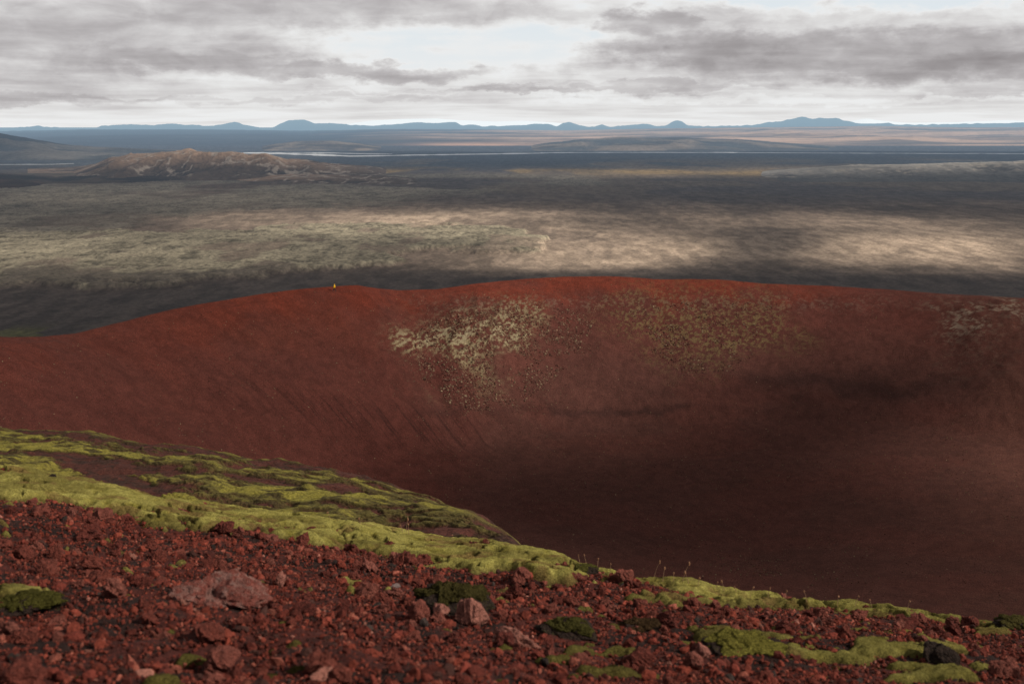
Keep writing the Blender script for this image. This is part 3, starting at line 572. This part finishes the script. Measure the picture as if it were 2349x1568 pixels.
# ------------------------------------------------------------------ grass stalks
def stalk(px,py,h,label,group):
    X,Y,Zz=solve(px,py) ; e=bpy.data.objects.new('grass_stalk',None); COL.objects.link(e); e.location=(X,Y,Zz+.01); setp(e,label,'dry grass',group)
    bx=random.uniform(-.25,.25)*h; by=random.uniform(-.1,.1)*h; V=[];Fc=[]
    for i in range(7):
        t=i/6; r_=.0015*(1-.4*t)
        for k_ in range(4): V.append((bx*t*t+r_*math.cos(k_*1.57),by*t*t+r_*math.sin(k_*1.57),h*t))
        if i:
            for k_ in range(4): Fc.append([(i-1)*4+k_,(i-1)*4+(k_+1)%4,i*4+(k_+1)%4,i*4+k_])
    mesh_np('stem',V,Fc,M['straw'],None,True,e)
    v_,f_=stone(2,random.randint(0,999),.2,4,1); v_=v_*np.array([.005,.005,h*.11])+np.array([bx,by,h]); mesh_np('seed_head',v_,f_,M['seed'],None,False,e)
for px_,py_,h in [(932,1228,.13),(926,1230,.09),(938,1231,.10),(1500,1332,.13),(1565,1345,.15),(1400,1316,.08),(1330,1296,.08),(1345,1300,.09),(1440,1320,.09),(1462,1322,.08),(1520,1338,.10),(1545,1343,.08),(1580,1350,.11),(1600,1354,.08),(1640,1362,.08),(1662,1366,.09),(1690,1370,.07),(1720,1374,.08),(1760,1380,.09),(1800,1384,.08),(1850,1388,.09),(1920,1392,.07),(1960,1396,.08),(2000,1400,.07),(2080,1408,.08),(2140,1412,.07),(1310,1280,.09),(1370,1306,.08),(560,1168,.08),(640,1180,.08),(480,1156,.08),(760,1200,.09),(830,1212,.08),(1040,1250,.08),(1120,1262,.07)]:
    if h>=.13: stalk(px_,py_+6,h,{932:'tall reddish grass stalk alone on the ridge left of centre',1500:'tall dry stalk on the ridge, the first right of centre',1565:'tallest dry stalk on the ridge right of centre'}[px_],None)
    else: stalk(px_,py_+6,h,'short dry grass stalk with a brown seed head on the moss ridge','short dry stalks along the moss ridge')
# ------------------------------------------------------------------ crater rubble
vg=(cV[:,1]>100)&(cRH<1.0)&(cpx>-50)&(cpx<2400)
o1=[(930,760),(1000,720),(1150,690),(1300,680),(1380,740),(1320,840),(1200,940),(1060,960),(960,890)]
o2=[(1420,700),(1550,680),(1780,680),(1800,760),(1700,870),(1560,870),(1460,800)]
wj=cpx+(fbm(cV[:,0]/10,cV[:,1]/10,4,702)-.5)*200; wk=cpy+(fbm(cV[:,0]/10,cV[:,1]/10,4,703)-.5)*90
pr_=1.2*sstep(-50,60,polysd(wj,wk,o1))+.5*sstep(-50,60,polysd(wj,wk,o2))+.8*cd4+.075
nzz=fbm(cV[:,0]/4,cV[:,1]/4,4,701); pr_=pr_*vg*sstep(.34,.6,nzz); pr_/=pr_.sum()
NR=42000; ii=RNG.choice(len(cV),NR,replace=False,p=pr_); s_=.06+.28*RNG.random(NR)**3.4
inO=np.maximum(sstep(-10,50,polysd(cpx[ii],cpy[ii],o1)),.8*sstep(-10,50,polysd(cpx[ii],cpy[ii],o2)))
cb=np.array([[.135,.062,.046],[.17,.10,.072],[.12,.045,.033],[.235,.175,.11],[.065,.03,.023]])[RNG.integers(0,5,NR)]*RNG.uniform(.7,1.2,(NR,1))
cb=np.where((inO<.3)[:,None]&(cb[:,1:2]>.08),cb*.85,cb); s_=s_*np.where(inO>.3,1.15,.6)
o=scatter('crater_rubble',cV[ii]+np.array([0,0,.03]),s_,cb,t1,M['rubble']); setp(o,'scattered lichen grey and brown rubble on the far crater wall','rubble',kind='stuff')
# ------------------------------------------------------------------ hiker
def skinm(name,V,E,R,mat,parent,sub=1,root=0):
    bm=bmesh.new(); vs=[bm.verts.new(v) for v in V]; 
    for a,b in E: bm.edges.new((vs[a],vs[b]))
    bm.verts.layers.skin.verify(); me=bpy.data.meshes.new(name); bm.to_mesh(me); bm.free(); me.materials.append(mat)
    o=bpy.data.objects.new(name,me); COL.objects.link(o); o.parent=parent; sv=me.skin_vertices[0].data
    for i,r in enumerate(R): sv[i].radius=(r,r); sv[i].use_root=(i==root)
    md=o.modifiers.new('Skin','SKIN'); md.use_smooth_shade=True
    s2=o.modifiers.new('Subdivision','SUBSURF'); s2.levels=sub; s2.render_levels=sub; return o
bpy.context.view_layer.update()
def hit(px,py):
    d=ray(px,py,1.); d=Vector((float(d[0]),1.,float(d[2]))).normalized(); r=crater.ray_cast(Vector((0,0,0)),d); return r[1] if r[0] else None
hp=hit(767,669) or Vector([float(q) for q in ray(767,669,283)])
pe=bpy.data.objects.new('person',None); COL.objects.link(pe); pe.location=hp; pe.rotation_euler=(0,0,math.radians(-65)); pe.scale=(1.15,1.15,1.12); pe['label']='person in a hooded yellow jacket and dark trousers walking on the red crater rim'; pe['category']='person'
V=[(0,0,.95),(0,.02,1.12),(0,.05,1.34),(0,.07,1.46),(0,.10,1.56),(0,.11,1.66),(0,.10,1.73),(0,.21,1.60)]; E=[(0,1),(1,2),(2,3),(3,4),(4,5),(5,6),(4,7)]; R=[.13,.125,.15,.06,.085,.095,.06,.02]
for s in(-1,1):
    b=len(V); V+=[(s*.17,.05,1.40),(s*.22,.0-.02*s,1.14),(s*.21,.12-.1*s,.92),(s*.21,.15-.1*s,.85)]; E+=[(2,b),(b,b+1),(b+1,b+2),(b+2,b+3)]; R+=[.06,.045,.032,.036]
    for k_ in range(5):
        q=len(V); bx=s*.21+(k_-2)*.012; y0=.16-.1*s; L=[.045,.075,.082,.076,.06][k_]; fy=.03 if k_==0 else 0
        V+=[(bx,y0+fy,.83),(bx,y0+.012+fy,.83-L*.6),(bx,y0+.03,.83-L)]; E+=[(b+3,q),(q,q+1),(q+1,q+2)]; R+=[.010,.009,.008]
    b=len(V); f=.28*s; V+=[(s*.09,0,.88),(s*.10,.5*f+.04,.50),(s*.10,f-.02,.09),(s*.10,f-.01,.05),(s*.10,f+.15,.035)]; E+=[(0,b),(b,b+1),(b+1,b+2),(b+2,b+3),(b+3,b+4)]; R+=[.09,.062,.045,.042,.035]
skinm('body',V,E,R,M['skin'],pe)
V=[(0,0,.74),(0,.01,1.0),(0,.02,1.15),(0,.05,1.36),(0,.065,1.47)]; E=[(0,1),(1,2),(2,3),(3,4)]; R=[.24,.22,.21,.21,.10]
for s in(-1,1):
    b=len(V); V+=[(s*.18,.05,1.40),(s*.26,-.02*s,1.14),(s*.23,.12-.1*s,.90)]; E+=[(3,b),(b,b+1),(b+1,b+2)]; R+=[.105,.09,.07]
skinm('jacket',V,E,R,M['yellow'],pe)
skinm('hood',[(0,.04,1.50),(0,.06,1.62),(0,.055,1.74)],[(0,1),(1,2)],[.12,.15,.12],M['yellow'],pe)
V=[(0,0,.93)];E=[];R=[.145]
for s in(-1,1):
    b=len(V); f=.28*s; V+=[(s*.09,0,.86),(s*.10,.5*f+.04,.50),(s*.10,f-.02,.13)]; E+=[(0,b),(b,b+1),(b+1,b+2)]; R+=[.11,.08,.062]
skinm('trousers',V,E,R,M['dark'],pe)
for s in(-1,1):
    f=.28*s; skinm('boot',[(s*.10,f-.03,.14),(s*.10,f-.03,.055),(s*.10,f+.15,.045)],[(0,1),(1,2)],[.06,.058,.045],M['dark'],pe)
